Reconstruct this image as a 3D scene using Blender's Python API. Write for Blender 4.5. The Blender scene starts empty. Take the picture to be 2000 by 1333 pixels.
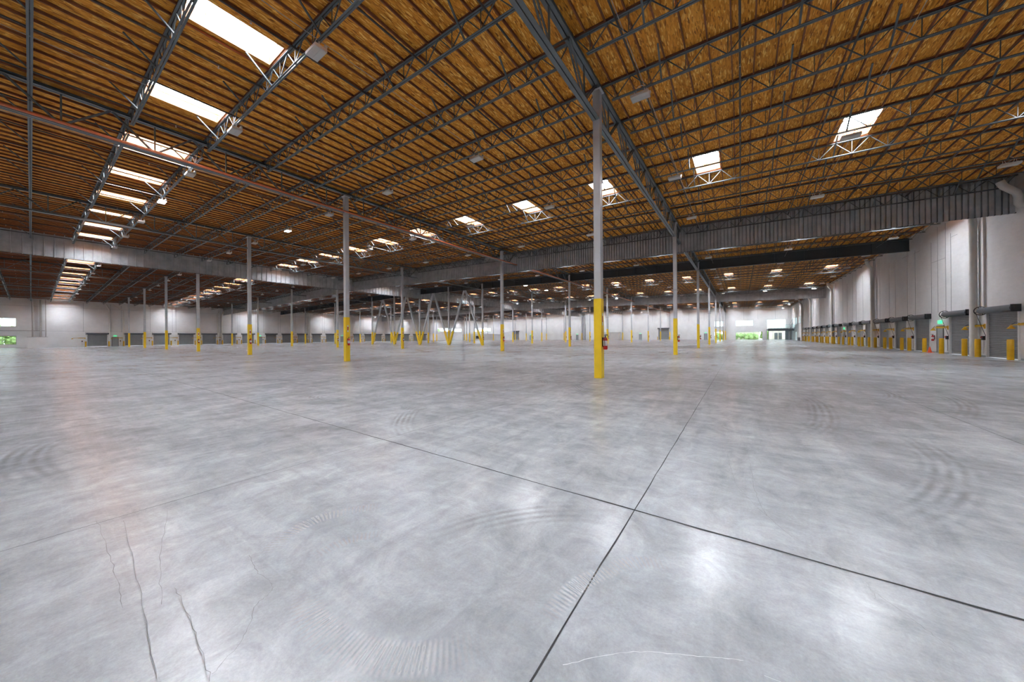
import bpy, math, random
from mathutils import Vector, Matrix
random.seed(7)
S = bpy.context.scene
COL = S.collection
U = 1.52                       # metres per camera height
# ---------------------------------------------------------------- camera
cam_data = bpy.data.cameras.new('camera')
cam_data.sensor_fit = 'HORIZONTAL'
cam_data.sensor_width = 36.0
cam_data.lens = 645.06 / 2000 * 36
cam_data.shift_x = -7.5 / 2000
cam_data.shift_y = -8.34 / 2000
cam_data.clip_start = 0.05
cam_data.clip_end = 1500
cam = bpy.data.objects.new('camera', cam_data)
COL.objects.link(cam)
YAW, ROLL = 0.598, -0.0074
cam.matrix_world = (Matrix.Translation((0, 0, U)) @ Matrix.Rotation(YAW, 4, 'Z')
                    @ Matrix.Rotation(math.pi / 2, 4, 'X') @ Matrix.Rotation(ROLL, 4, 'Z'))
S.camera = cam
# ---------------------------------------------------------------- view, world
S.view_settings.view_transform = 'Standard'
S.view_settings.look = 'None'
S.view_settings.exposure = 0.1
S.view_settings.gamma = 1.0
S.view_settings.use_curve_mapping = False
S.cycles.max_bounces = 8
S.cycles.diffuse_bounces = 5
S.cycles.glossy_bounces = 3
S.cycles.transmission_bounces = 4
S.cycles.transparent_max_bounces = 6
S.cycles.sample_clamp_indirect = 6.0
S.cycles.caustics_reflective = False
S.cycles.caustics_refractive = False
S.cycles.use_denoising = True
w = bpy.data.worlds.new('sky')
S.world = w
w.use_nodes = True
wn = w.node_tree.nodes
wl = w.node_tree.links
bg = wn['Background']
sky = wn.new('ShaderNodeTexSky')
sky.sky_type = 'HOSEK_WILKIE'
sky.sun_direction = Vector((0.3, -0.5, 0.8)).normalized()
sky.turbidity = 5
mix = wn.new('ShaderNodeMix'); mix.data_type = 'RGBA'
mix.inputs[0].default_value = 0.6
mix.inputs[7].default_value = (0.85, 0.93, 1.0, 1)
wl.new(sky.outputs[0], mix.inputs[6])
wl.new(mix.outputs[2], bg.inputs[0])
bg.inputs[1].default_value = 5.5
SKYLIGHT_POWER = 92.0
# ---------------------------------------------------------------- layout constants (metres)
B = 11.22 * U
GX0, GY0 = -2.8095 * U, 7.66 * U
def gx(i): return GX0 - B * i
def gy(k): return GY0 + B * k
XR = gx(3)                     # ridge
XW = 8.5 * U                   # right wall
XL = gx(7)                     # left wall
YB = gy(7) + 0.35              # back wall
YN = gy(-2)                    # near wall, behind the camera
def zd(x): return 7.78 * U - 0.02 * abs(x - XR)
# joist lines: (row, index, y)
def joist_y(k, m):
    if k >= 1: return gy(k) + B / 7 * m
    if k == 0: return (7.84 + 1.577 * m) * U
    if k == -1: return (7.84 - 1.566 * (7 - m)) * U
    return (7.84 - 1.566 * (14 - m)) * U
JLINES = [(k, m, joist_y(k, m)) for k in range(-2, 7) for m in range(7)]
JY = [y for _, _, y in JLINES if y > YN + .2]
ORD = ['', 'first', 'second', 'third', 'fourth', 'fifth', 'sixth', 'seventh', 'eighth', 'ninth', 'tenth', 'eleventh', 'twelfth',
       'thirteenth', 'fourteenth', 'fifteenth', 'sixteenth', 'seventeenth', 'eighteenth', 'nineteenth', 'twentieth']
ORD += ['twenty-' + ORD[i] for i in range(1, 10)] + ['thirtieth'] + ['thirty-' + ORD[i] for i in range(1, 10)] + ['fortieth'] + ['forty-' + ORD[i] for i in range(1, 10)] + ['fiftieth']
ROWN = {-1: 'row behind the camera', 0: 'front row', 1: 'second row', 2: 'third row', 3: 'fourth row', 4: 'fifth row', 5: 'sixth row', 6: 'seventh row', 7: 'back row'}
LINEN = ['first line from right wall', 'second line from right wall', 'third line from right wall', 'fourth line from right wall',
         'fifth line from right wall', 'sixth line from right wall', 'seventh line from right wall']
# ---------------------------------------------------------------- materials
def lin(c): return tuple(((v / 255) / 12.92 if v <= 10 else ((v / 255 + .055) / 1.055) ** 2.4) for v in c) + (1,)
def nt(name):
    m = bpy.data.materials.new(name); m.use_nodes = True
    n = m.node_tree.nodes; l = m.node_tree.links
    return m, n, l, n['Principled BSDF']
def simple(name, rgb, rough=.5, metal=0., var=.12, scale=6., spec=.5, bump=0.):
    m, n, l, b = nt(name)
    tc = n.new('ShaderNodeTexCoord'); no = n.new('ShaderNodeTexNoise')
    no.inputs['Scale'].default_value = scale; no.inputs['Detail'].default_value = 4
    l.new(tc.outputs['Object'], no.inputs['Vector'])
    r = n.new('ShaderNodeValToRGB'); c = lin(rgb)
    r.color_ramp.elements[0].position = .3; r.color_ramp.elements[1].position = .7
    r.color_ramp.elements[0].color = tuple(v * (1 - var) for v in c[:3]) + (1,)
    r.color_ramp.elements[1].color = tuple(min(1, v * (1 + var)) for v in c[:3]) + (1,)
    l.new(no.outputs['Fac'], r.inputs['Fac']); l.new(r.outputs['Color'], b.inputs['Base Color'])
    b.inputs['Roughness'].default_value = rough; b.inputs['Metallic'].default_value = metal
    b.inputs['Specular IOR Level'].default_value = spec
    if bump:
        bp = n.new('ShaderNodeBump'); bp.inputs['Strength'].default_value = bump
        l.new(no.outputs['Fac'], bp.inputs['Height']); l.new(bp.outputs['Normal'], b.inputs['Normal'])
    return m
def emit(name, rgb, power):
    m, n, l, b = nt(name)
    b.inputs['Base Color'].default_value = lin(rgb)
    b.inputs['Emission Color'].default_value = lin(rgb)
    b.inputs['Emission Strength'].default_value = power
    return m
M = {}
M['steel'] = simple('painted_grey_steel', (70, 76, 78), .45, .0, .12, 3)
M['girder'] = simple('girder_steel', (86, 91, 91), .42, .0, .1, 2)
M['black_steel'] = simple('dark_beam_steel', (42, 46, 50), .5, .0, .15, 2)
M['column'] = simple('grey_column_paint', (190, 195, 200), .4, 0, .06, 2)
M['yellow'] = simple('yellow_guard_paint', (246, 208, 48), .32, 0, .05, 3)
M['bollard'] = simple('yellow_bollard_sleeve', (204, 158, 6), .4, 0, .06, 5)
M['white'] = simple('white_enamel', (226, 228, 228), .4, 0, .03, 8)
M['pvc'] = simple('white_drain_pipe', (222, 222, 218), .4, 0, .04, 3)
M['pipe'] = simple('dark_sprinkler_pipe', (52, 42, 38), .5, 0, .2, 6)
M['redpipe'] = simple('orange_primer_pipe', (176, 92, 52), .45, 0, .15, 4)
M['conduit'] = simple('conduit_metal', (170, 168, 165), .35, .4, .1, 6)
M['door'] = simple('roll_door_slats', (128, 132, 134), .45, .1, .07, 2)
M['hood'] = simple('roll_door_hood', (84, 88, 92), .5, 0, .08, 3)
M['black'] = simple('black_rubber', (28, 28, 30), .6, 0, .1, 8)
M['red'] = simple('red_enamel', (176, 22, 20), .3, 0, .08, 8)
M['orange'] = simple('orange_cone_plastic', (226, 78, 24), .5, 0, .06, 8)
M['mandoor'] = simple('grey_door_paint', (152, 158, 162), .45, 0, .05, 3)
M['rafter'] = simple('rafter_timber', (112, 62, 32), .75, 0, .22, 7)
M['curb'] = simple('skylight_curb_timber', (140, 84, 34), .7, 0, .1, 5)
M['frame'] = simple('window_frame_aluminium', (150, 156, 160), .35, .3, .06, 5)
M['hedge'] = simple('hedge_green', (168, 196, 128), .8, 0, .4, 3, bump=.5)
M['paving'] = simple('outside_paving', (196, 192, 184), .8, 0, .1, 1)
M['building'] = simple('outside_building_plaster', (226, 214, 200), .8, 0, .06, 1)
M['lamp_off'] = simple('light_diffuser_off', (232, 234, 232), .35, 0, .02, 10)
M['lamp_on'] = emit('light_diffuser_lit', (255, 252, 246), 60)
M['sky'] = emit('skylight_diffuser', (236, 245, 255), SKYLIGHT_POWER)
M['exit'] = emit('exit_sign_green', (60, 235, 150), 1.6)
M['exit_letter'] = simple('exit_sign_letters', (240, 255, 248), .5, 0, .02, 4)
M['glass'] = nt('window_glass')[0]
b_ = M['glass'].node_tree.nodes['Principled BSDF']
n_ = M['glass'].node_tree.nodes; l_ = M['glass'].node_tree.links
tr = n_.new('ShaderNodeBsdfTransparent'); tr.inputs[0].default_value = (.92, .97, .95, 1)
gl = n_.new('ShaderNodeBsdfGlossy'); gl.inputs['Roughness'].default_value = .03
ms = n_.new('ShaderNodeMixShader'); ms.inputs[0].default_value = .08
l_.new(tr.outputs[0], ms.inputs[1]); l_.new(gl.outputs[0], ms.inputs[2]); l_.new(ms.outputs[0], n_['Material Output'].inputs[0])
n_.remove(b_)

# OSB roof deck: flakes from stretched, rotated cells
m, n, l, b = nt('osb_deck'); M['osb'] = m
tc = n.new('ShaderNodeTexCoord')
base = None
def flakes(rot, sc, w=1.):
    mp = n.new('ShaderNodeMapping'); mp.inputs['Rotation'].default_value = (0, 0, rot)
    mp.inputs['Scale'].default_value = sc
    l.new(tc.outputs['Object'], mp.inputs['Vector'])
    v = n.new('ShaderNodeTexVoronoi'); v.inputs['Scale'].default_value = 1; v.voronoi_dimensions = '2D'
    l.new(mp.outputs[0], v.inputs['Vector'])
    s = n.new('ShaderNodeSeparateColor'); l.new(v.outputs['Color'], s.inputs[0])
    return s.outputs
a1 = flakes(.35, (34, 6, 1)); a2 = flakes(1.35, (38, 7, 1)); a3 = flakes(-.5, (30, 5.5, 1))
big = n.new('ShaderNodeTexNoise'); big.inputs['Scale'].default_value = .7; big.inputs['Detail'].default_value = 3
l.new(tc.outputs['Object'], big.inputs['Vector'])
sel = n.new('ShaderNodeMix'); sel.data_type = 'FLOAT'
gt = n.new('ShaderNodeMath'); gt.operation = 'GREATER_THAN'; gt.inputs[1].default_value = .55
l.new(a1[1], gt.inputs[0]); l.new(gt.outputs[0], sel.inputs[0]); l.new(a1[0], sel.inputs[2]); l.new(a2[0], sel.inputs[3])
sel2 = n.new('ShaderNodeMix'); sel2.data_type = 'FLOAT'
gt2 = n.new('ShaderNodeMath'); gt2.operation = 'GREATER_THAN'; gt2.inputs[1].default_value = .6
l.new(a3[1], gt2.inputs[0]); l.new(gt2.outputs[0], sel2.inputs[0]); l.new(sel.outputs[0], sel2.inputs[2]); l.new(a3[2], sel2.inputs[3])
r = n.new('ShaderNodeValToRGB'); cr = r.color_ramp
cr.elements[0].position = 0.; cr.elements[0].color = lin((120, 70, 20))
cr.elements[1].position = 1.; cr.elements[1].color = lin((255, 212, 120))
for p, c in ((.1, (178, 112, 34)), (.5, (212, 140, 48)), (.84, (226, 158, 64))):
    e = cr.elements.new(p); e.color = lin(c)
l.new(sel2.outputs[0], r.inputs['Fac'])
mx = n.new('ShaderNodeMix'); mx.data_type = 'RGBA'; mx.blend_type = 'MULTIPLY'; mx.inputs[0].default_value = .5
r2 = n.new('ShaderNodeValToRGB'); r2.color_ramp.elements[0].position = .3; r2.color_ramp.elements[0].color = (.62, .58, .5, 1); r2.color_ramp.elements[1].position = .65
l.new(big.outputs['Fac'], r2.inputs['Fac']); l.new(r.outputs['Color'], mx.inputs[6]); l.new(r2.outputs['Color'], mx.inputs[7])
# panel seams every 2.44 m along X, and a few ink stamps are left to the flakes
l.new(mx.outputs[2], b.inputs['Base Color']); b.inputs['Roughness'].default_value = .75
b.inputs['Specular IOR Level'].default_value = .2

# polished concrete floor
m, n, l, b = nt('polished_concrete'); M['floor'] = m
tc = n.new('ShaderNodeTexCoord')
def noise(scale, detail=6, rough=.6, sc=(1, 1, 1), rot=0, dist=0.):
    mp = n.new('ShaderNodeMapping'); mp.inputs['Scale'].default_value = sc; mp.inputs['Rotation'].default_value = (0, 0, rot)
    l.new(tc.outputs['Object'], mp.inputs['Vector'])
    q = n.new('ShaderNodeTexNoise'); q.inputs['Scale'].default_value = scale; q.inputs['Detail'].default_value = detail
    q.inputs['Roughness'].default_value = rough; q.inputs['Distortion'].default_value = dist
    l.new(mp.outputs[0], q.inputs['Vector']); return q.outputs['Fac']
def ramp(src, p0, c0, p1, c1):
    q = n.new('ShaderNodeValToRGB'); q.color_ramp.elements[0].position = p0; q.color_ramp.elements[1].position = p1
    q.color_ramp.elements[0].color = c0 if len(c0) == 4 else lin(c0); q.color_ramp.elements[1].color = c1 if len(c1) == 4 else lin(c1)
    l.new(src, q.inputs['Fac']); return q.outputs['Color']
def mult(a, c, f, mode='MULTIPLY'):
    q = n.new('ShaderNodeMix'); q.data_type = 'RGBA'; q.blend_type = mode; q.inputs[0].default_value = f
    l.new(a, q.inputs[6]); l.new(c, q.inputs[7]); return q.outputs[2]
c = ramp(noise(.45, 8, .62, dist=.6), .33, (172, 176, 180), .66, (204, 208, 211))
c = mult(c, ramp(noise(2.6, 10, .75, dist=1.0), .3, (.55, .55, .56, 1), .7, (1.04, 1.04, 1.04, 1)), .75)
c = mult(c, ramp(noise(.8, 6, .65, (3.2, .55, 1), .35, .8), .34, (.68, .68, .69, 1), .64, (1, 1, 1, 1)), .6)
c = mult(c, ramp(noise(1.1, 6, .65, (.4, 3.4, 1), -.2, .5), .34, (.7, .7, .71, 1), .64, (1, 1, 1, 1)), .5)
c = mult(c, ramp(noise(60, 4, .8), .3, (.82, .82, .82, 1), .65, (1.05, 1.05, 1.05, 1)), .7)
c = mult(c, ramp(noise(1.0, 6, .6, (.5, 26, 1), .5), .56, (1, 1, 1, 1), .8, (1.18, 1.18, 1.18, 1)), .5)
c = mult(c, ramp(noise(5.5, 10, .75, (1, 1, 1), .2, 1.6), .3, (.66, .66, .67, 1), .62, (1, 1, 1, 1)), .35)
c = mult(c, ramp(noise(1.0, 10, .8, (12, .2, 1), -.25), .64, (1, 1, 1, 1), .72, (.72, .72, .72, 1)), .6)
l.new(c, b.inputs['Base Color'])
rr = n.new('ShaderNodeMapRange'); rr.inputs[1].default_value = .2; rr.inputs[2].default_value = .8; rr.inputs[3].default_value = .2; rr.inputs[4].default_value = .262
l.new(noise(1.4, 8, .7, dist=.5), rr.inputs[0]); l.new(rr.outputs[0], b.inputs['Roughness'])
b.inputs['Specular IOR Level'].default_value = .5
bp = n.new('ShaderNodeBump'); bp.inputs['Strength'].default_value = .03; bp.inputs['Distance'].default_value = .01
l.new(noise(3.5, 5, .6), bp.inputs['Height']); l.new(bp.outputs['Normal'], b.inputs['Normal'])

# painted tilt-up wall: faint horizontal roller bands and smudges
m, n, l, b = nt('painted_tilt_up_wall'); M['wall'] = m
tc = n.new('ShaderNodeTexCoord')
c = ramp(noise(.35, 5, .6), .3, (222, 224, 225), .7, (238, 240, 241))
c = mult(c, ramp(noise(1.5, 6, .7, (1, 1, 5)), .3, (.9, .9, .89, 1), .6, (1, 1, 1, 1)), .6)
c = mult(c, ramp(noise(12, 4, .8), .28, (.9, .9, .9, 1), .5, (1, 1, 1, 1)), .5)
l.new(c, b.inputs['Base Color']); b.inputs['Roughness'].default_value = .55

# galvanised sheet of the draft curtains
m, n, l, b = nt('galvanised_sheet'); M['galv'] = m
tc = n.new('ShaderNodeTexCoord')
c = ramp(noise(1.3, 4, .6), .3, (158, 164, 168), .7, (190, 195, 198))
c = mult(c, ramp(noise(1, 3, .6, (6, 6, .3)), .3, (.86, .86, .87, 1), .6, (1, 1, 1, 1)), .6)
l.new(c, b.inputs['Base Color']); b.inputs['Roughness'].default_value = .5; b.inputs['Metallic'].default_value = .25
M['joint'] = simple('saw_cut_filler', (52, 53, 54), .95, 0, .25, 4)
M['crack'] = simple('hairline_crack', (116, 117, 118), .8, 0, .25, 9)
# translucent tyre marks (the rubber is patchy)
def mark(name, rgb, amount, freq):
    m, n, l, b = nt(name)
    tc = n.new('ShaderNodeTexCoord'); uvn = n.new('ShaderNodeUVMap')
    b.inputs['Base Color'].default_value = lin(rgb); b.inputs['Roughness'].default_value = .4
    no = n.new('ShaderNodeTexNoise'); no.inputs['Scale'].default_value = 2.2; no.inputs['Detail'].default_value = 6
    l.new(tc.outputs['Object'], no.inputs['Vector'])
    wv = n.new('ShaderNodeTexWave'); wv.bands_direction = freq[0]; wv.inputs['Scale'].default_value = freq[1]
    wv.inputs['Distortion'].default_value = .15
    l.new(uvn.outputs[0], wv.inputs['Vector'])
    sx = n.new('ShaderNodeSeparateXYZ'); l.new(uvn.outputs[0], sx.inputs[0])
    # fade at both edges of the ribbon: 1-|2v-1|
    a = n.new('ShaderNodeMath'); a.operation = 'MULTIPLY_ADD'; a.inputs[1].default_value = 2; a.inputs[2].default_value = -1; l.new(sx.outputs[1], a.inputs[0])
    ab = n.new('ShaderNodeMath'); ab.operation = 'ABSOLUTE'; l.new(a.outputs[0], ab.inputs[0])
    mr = n.new('ShaderNodeMapRange'); mr.inputs[1].default_value = 1; mr.inputs[2].default_value = .55; l.new(ab.outputs[0], mr.inputs[0])
    mr2 = n.new('ShaderNodeMapRange'); mr2.inputs[1].default_value = .3; mr2.inputs[2].default_value = .7; l.new(no.outputs['Fac'], mr2.inputs[0])
    p = n.new('ShaderNodeMath'); p.operation = 'MULTIPLY'; l.new(mr.outputs[0], p.inputs[0]); l.new(wv.outputs['Fac'], p.inputs[1])
    p2 = n.new('ShaderNodeMath'); p2.operation = 'MULTIPLY'; l.new(p.outputs[0], p2.inputs[0]); l.new(mr2.outputs[0], p2.inputs[1])
    p3 = n.new('ShaderNodeMath'); p3.operation = 'MULTIPLY'; p3.inputs[1].default_value = amount; l.new(p2.outputs[0], p3.inputs[0])
    al = n.new('ShaderNodeUVMap'); al.uv_map = 'Along'; uvn.uv_map = 'UVMap'
    s2 = n.new('ShaderNodeSeparateXYZ'); l.new(al.outputs[0], s2.inputs[0])
    q1 = n.new('ShaderNodeMath'); q1.operation = 'MULTIPLY_ADD'; q1.inputs[1].default_value = 2; q1.inputs[2].default_value = -1; l.new(s2.outputs[0], q1.inputs[0])
    q2 = n.new('ShaderNodeMath'); q2.operation = 'ABSOLUTE'; l.new(q1.outputs[0], q2.inputs[0])
    q3 = n.new('ShaderNodeMapRange'); q3.inputs[1].default_value = 1; q3.inputs[2].default_value = .4; l.new(q2.outputs[0], q3.inputs[0])
    q4 = n.new('ShaderNodeMath'); q4.operation = 'MULTIPLY'; l.new(q3.outputs[0], q4.inputs[0]); l.new(p3.outputs[0], q4.inputs[1])
    l.new(q4.outputs[0], b.inputs['Alpha'])
    return m
M['mark_dark'] = mark('dark_tyre_rubber', (92, 92, 94), .34, ('Y', 1.6))
M['mark_light'] = mark('pale_tread_dust', (236, 239, 242), .6, ('X', 11.))
M['scratch_light'] = simple('pale_scratch', (212, 214, 216), .7, 0, .15, 6)
M['stair'] = simple('stair_steel', (150, 158, 166), .45, 0, .05, 4)

# ---------------------------------------------------------------- mesh helpers
class MB:
    def __init__(s): s.v = []; s.f = []; s.mi = []
    def quad(s, a, b, c, d, mi=0):
        k = len(s.v); s.v += [a, b, c, d]; s.f.append((k, k + 1, k + 2, k + 3)); s.mi.append(mi)
    def hexa(s, p, mi=0):      # p: 4 bottom (ccw), 4 top
        k = len(s.v); s.v += [tuple(q) for q in p]
        for f in ((3, 2, 1, 0), (4, 5, 6, 7), (0, 1, 5, 4), (1, 2, 6, 5), (2, 3, 7, 6), (3, 0, 4, 7)):
            s.f.append(tuple(k + i for i in f)); s.mi.append(mi)
    def box(s, x0, x1, y0, y1, z0, z1, mi=0):
        s.hexa([(x0, y0, z0), (x1, y0, z0), (x1, y1, z0), (x0, y1, z0), (x0, y0, z1), (x1, y0, z1), (x1, y1, z1), (x0, y1, z1)], mi)
    def bar(s, p, q, w, h, up=(0, 0, 1), off=(0, 0, 0), mi=0):
        p = Vector(p) + Vector(off); q = Vector(q) + Vector(off); d = (q - p).normalized()
        u = Vector(up)
        if abs(d.dot(u)) > .99: u = Vector((0, 1, 0)) if abs(d.y) < .9 else Vector((1, 0, 0))
        a = d.cross(u).normalized() * w / 2; c = a.cross(d).normalized() * h / 2
        s.hexa([p - a - c, p + a - c, q + a - c, q - a - c, p - a + c, p + a + c, q + a + c, q - a + c], mi)
    def tube(s, pts, r, n=10, mi=0, cap=True):
        pts = [Vector(p) for p in pts]; k0 = len(s.v); rs = r if isinstance(r, (list, tuple)) else [r] * len(pts)
        prev = None
        for i, p in enumerate(pts):
            d = (pts[min(i + 1, len(pts) - 1)] - pts[max(i - 1, 0)]).normalized()
            u = Vector((0, 0, 1)) if abs(d.z) < .95 else Vector((1, 0, 0))
            if prev is not None: u = prev
            a = d.cross(u).normalized(); c = a.cross(d).normalized(); prev = c
            for j in range(n):
                t = 2 * math.pi * j / n
                s.v.append(tuple(p + a * math.cos(t) * rs[i] + c * math.sin(t) * rs[i]))
        for i in range(len(pts) - 1):
            for j in range(n):
                x = k0 + i * n + j; y = k0 + i * n + (j + 1) % n
                s.f.append((x, y, y + n, x + n)); s.mi.append(mi)
        if cap:
            s.f.append(tuple(k0 + j for j in reversed(range(n)))); s.mi.append(mi)
            s.f.append(tuple(k0 + (len(pts) - 1) * n + j for j in range(n))); s.mi.append(mi)
    def mesh(s, name, mats, smooth=False):
        me = bpy.data.meshes.new(name); me.from_pydata([tuple(v) for v in s.v], [], s.f)
        for m_ in (mats if isinstance(mats, (list, tuple)) else [mats]): me.materials.append(M[m_])
        if any(s.mi): me.polygons.foreach_set('material_index', s.mi)
        if smooth:
            me.polygons.foreach_set('use_smooth', [True] * len(me.polygons))
            me.update()
            try: me.set_sharp_from_angle(angle=math.radians(40))
            except Exception: pass
        me.update(); return me
    def obj(s, name, mats, parent=None, loc=None, smooth=False):
        return link(name, s.mesh(name, mats, smooth), parent, loc)
def link(name, me, parent=None, loc=None):
    o = bpy.data.objects.new(name, me); COL.objects.link(o)
    if parent is not None: o.parent = parent
    if loc is not None: o.location = loc
    return o
def tag(o, label, cat, group=None, kind='thing'):
    if label: o['label'] = label
    if cat: o['category'] = cat
    if group: o['group'] = group
    if kind: o['kind'] = kind
    return o
def thing(name, label, cat, loc=(0, 0, 0), rz=0, group=None):
    o = bpy.data.objects.new(name, None); COL.objects.link(o); o.location = loc; o.rotation_euler = (0, 0, rz)
    o.empty_display_size = .2
    return tag(o, label, cat, group)
def struct(o, label=None):
    o['kind'] = 'structure'
    if label: o['label'] = label
    return o
def copy_tree(o, parent=None):
    c = o.copy(); COL.objects.link(c); c.parent = parent
    for ch in o.children: copy_tree(ch, c)
    return c

# ---------------------------------------------------------------- floor
fl = MB(); fl.quad((XL - .3, YN - .3, 0), (XW + .3, YN - .3, 0), (XW + .3, YB + .3, 0), (XL - .3, YB + .3, 0))
fl.box(XL - .3, XW + .3, YN - .3, YB + .3, -.3, -.002)
floor = struct(fl.obj('floor', 'floor'), 'wide polished grey concrete slab with saw cuts and tyre marks')
JW = .009
def joint_line(p, q, wd=JW):
    mb = MB(); P = Vector((p[0] * U, p[1] * U, .0025)); Q = Vector((q[0] * U, q[1] * U, .0025)); d = (Q - P); L = d.length; d.normalize()
    a = Vector((-d.y, d.x, 0)); nseg = max(2, int(L / .12)); nseg = min(nseg, 500); pr = None
    for i in range(nseg + 1):
        c0 = P + d * L * i / nseg; j = random.uniform(-.35, .35) * wd; hw = wd * random.uniform(.35, .7)
        cur = (c0 + a * (j + hw), c0 + a * (j - hw))
        if pr: mb.quad(tuple(pr[1]), tuple(cur[1]), tuple(cur[0]), tuple(pr[0]))
        pr = cur
    return mb.obj('saw_cut', 'joint', floor)
for x in (-2.9, -.51, 2.08, 4.9, -5.6 - 2.81, -14.05, -25.3):
    joint_line((x, -8), (x, 86), JW if x > -1 else JW * .6)
for y in (1.94, 13.2, 24.4, -.6, 35.6):
    joint_line((-81, y), (8.4, y), JW * (1.7 if y == 1.94 else 1))
def cat_rom(pts, n=8):
    out = []
    P = [pts[0]] + list(pts) + [pts[-1]]
    for i in range(1, len(P) - 2):
        p0, p1, p2, p3 = [Vector((q[0] * U, q[1] * U, 0)) for q in P[i - 1:i + 3]]
        for j in range(n):
            t = j / n
            out.append(.5 * ((2 * p1) + (-p0 + p2) * t + (2 * p0 - 5 * p1 + 4 * p2 - p3) * t * t + (-p0 + 3 * p1 - 3 * p2 + p3) * t ** 3))
    out.append(Vector((pts[-1][0] * U, pts[-1][1] * U, 0))); return out
def ribbon(name, pts, wd, mat, z):
    c_ = cat_rom(pts); mb = MB(); us = []; acc = 0; prev = None; uv = []
    for i, p in enumerate(c_):
        d = (c_[min(i + 1, len(c_) - 1)] - c_[max(i - 1, 0)]).normalized(); a = Vector((-d.y, d.x, 0)) * wd / 2
        if i: acc += (p - c_[i - 1]).length
        cur = (p + a, p - a, acc)
        if prev:
            mb.quad((prev[1].x, prev[1].y, z), (cur[1].x, cur[1].y, z), (cur[0].x, cur[0].y, z), (prev[0].x, prev[0].y, z))
            uv += [(prev[2], 0), (cur[2], 0), (cur[2], 1), (prev[2], 1)]
        prev = cur
    me = mb.mesh(name, mat); ul = me.uv_layers.new(name='UVMap')
    for i, t in enumerate(uv): ul.data[i].uv = t
    u2 = me.uv_layers.new(name='Along')
    for i, t in enumerate(uv): u2.data[i].uv = (t[0] / acc, 0)
    return link(name, me, floor)
ZM = .0032
DM = [([(1.32, 4.9), (1.34, 4.4), (1.30, 3.95), (1.15, 3.45), (.96, 3.02), (.76, 2.71), (.55, 2.44)], .34),
      ([(-5.9, .25), (-5.5, .02), (-4.95, -.06), (-4.4, -.03), (-3.94, .05)], .36),
      ([(-3.91, 3.5), (-3.85, 3.1), (-3.59, 2.75), (-3.13, 2.32), (-2.7, 2.1)], .3),
      ([(.8, 7.6), (.9, 6.6), (.88, 5.9), (.74, 4.93), (.45, 4.2)], .34),
      ([(2.75, 8.9), (2.7, 7.9), (2.5, 7.0), (2.12, 6.08)], .34),
      ([(1.9, 9.5), (2.1, 8.4), (1.95, 7.5), (1.5, 6.7)], .3),
      ([(-.7, 1.8), (-.95, 1.62), (-1.14, 1.38), (-1.28, 1.08)], .26),
      ([(-6.3, 3.2), (-6.0, 2.7), (-5.3, 2.6), (-4.8, 2.9)], .3), ([(-3.0, 6.6), (-2.3, 5.6), (-1.6, 5.2), (-.8, 5.3)], .3),
      ([(3.6, 9.0), (4.4, 10.2), (4.6, 11.6), (4.2, 13)], .36),
      ([(-.2, 11), (1.3, 10.2), (3.2, 10.6), (4.5, 11.8)], .4), ([(-9, 5.2), (-7.5, 6.5), (-7.2, 8.5), (-8, 10.5)], .4),
      ([(-4.6, 4.2), (-3.6, 4.9), (-3.4, 6), (-4.1, 7)], .3)]
for i, (p, wd) in enumerate(DM): ribbon('tyre_mark', p, wd * U, 'mark_dark', ZM + .0002 * i)
LM = [([(-1.45, .62), (-1.3, .56), (-1.15, .555), (-1.0, .585), (-.88, .64), (-.77, .73), (-.67, .85)], .13),
      ([(-1.80, .60), (-1.9, .72), (-1.93, .87), (-1.88, 1.0), (-1.76, 1.18)], .1),
      ([(-.58, 1.0), (-.55, 1.21), (-.48, 1.36), (-.39, 1.49), (-.24, 1.57)], .09),
      ([(-1.62, .7), (-1.6, .88), (-1.5, 1.02)], .08)]
for i, (p, wd) in enumerate(LM): ribbon('tread_print', p, wd * U, 'mark_light', ZM + .004 + .0002 * i)
def crack(pts, wd=.006, mat='crack', jit=.007, name='floor_crack', z=.0085):
    c_ = cat_rom(pts, 10); mb = MB(); prev = None
    for i, p in enumerate(c_):
        d = (c_[min(i + 1, len(c_) - 1)] - c_[max(i - 1, 0)]).normalized(); a = Vector((-d.y, d.x, 0))
        q = p + a * random.uniform(-jit, jit); hw = wd * random.uniform(.3, .8)
        cur = (q + a * hw, q - a * hw)
        if prev: mb.quad((prev[1].x, prev[1].y, z), (cur[1].x, cur[1].y, z), (cur[0].x, cur[0].y, z), (prev[0].x, prev[0].y, z))
        prev = cur
    return mb.obj(name, mat, floor)
for i, p in enumerate([[(.33, 2.04), (.35, 1.92), (.41, 1.88), (.41, 1.78)], [(.05, 3.16), (.07, 2.6), (.11, 2.27)],
          [(-1.87, .56), (-1.71, .54), (-1.55, .54), (-1.5, .47), (-1.38, .40), (-1.3, .3)], [(-2.93, .2), (-2.34, .2), (-1.9, .19)],
          [(-2.81, .28), (-2.01, .24), (-1.42, .2)], [(-1.88, .32), (-1.53, .31), (-1.28, .29)], [(-2.8, .45), (-2.2, .33), (-1.8, .27)], [(-.1, 3.3), (-.02, 2.6), (.2, 2.1)],
          [(-6.1, -.18), (-5.9, .5), (-5.69, 1.15)], [(.4, 1.85), (.5, 1.7), (.55, 1.62)]]): crack(p, .0022, z=.0085 + .0002 * i)
for i, p in enumerate([[(-.45, .9), (-.3, 1.05), (-.13, 1.15), (.0, 1.22)], [(-.33, .8), (-.15, 1.0), (.3, 1.3), (.85, 1.7), (1.3, 2.1)], [(.05, 1.2), (.3, 1.22), (.6, 1.25)]]):
    crack(p, .0016, 'scratch_light', .003, 'pale_scratch', z=.011 + .0002 * i)

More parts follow.
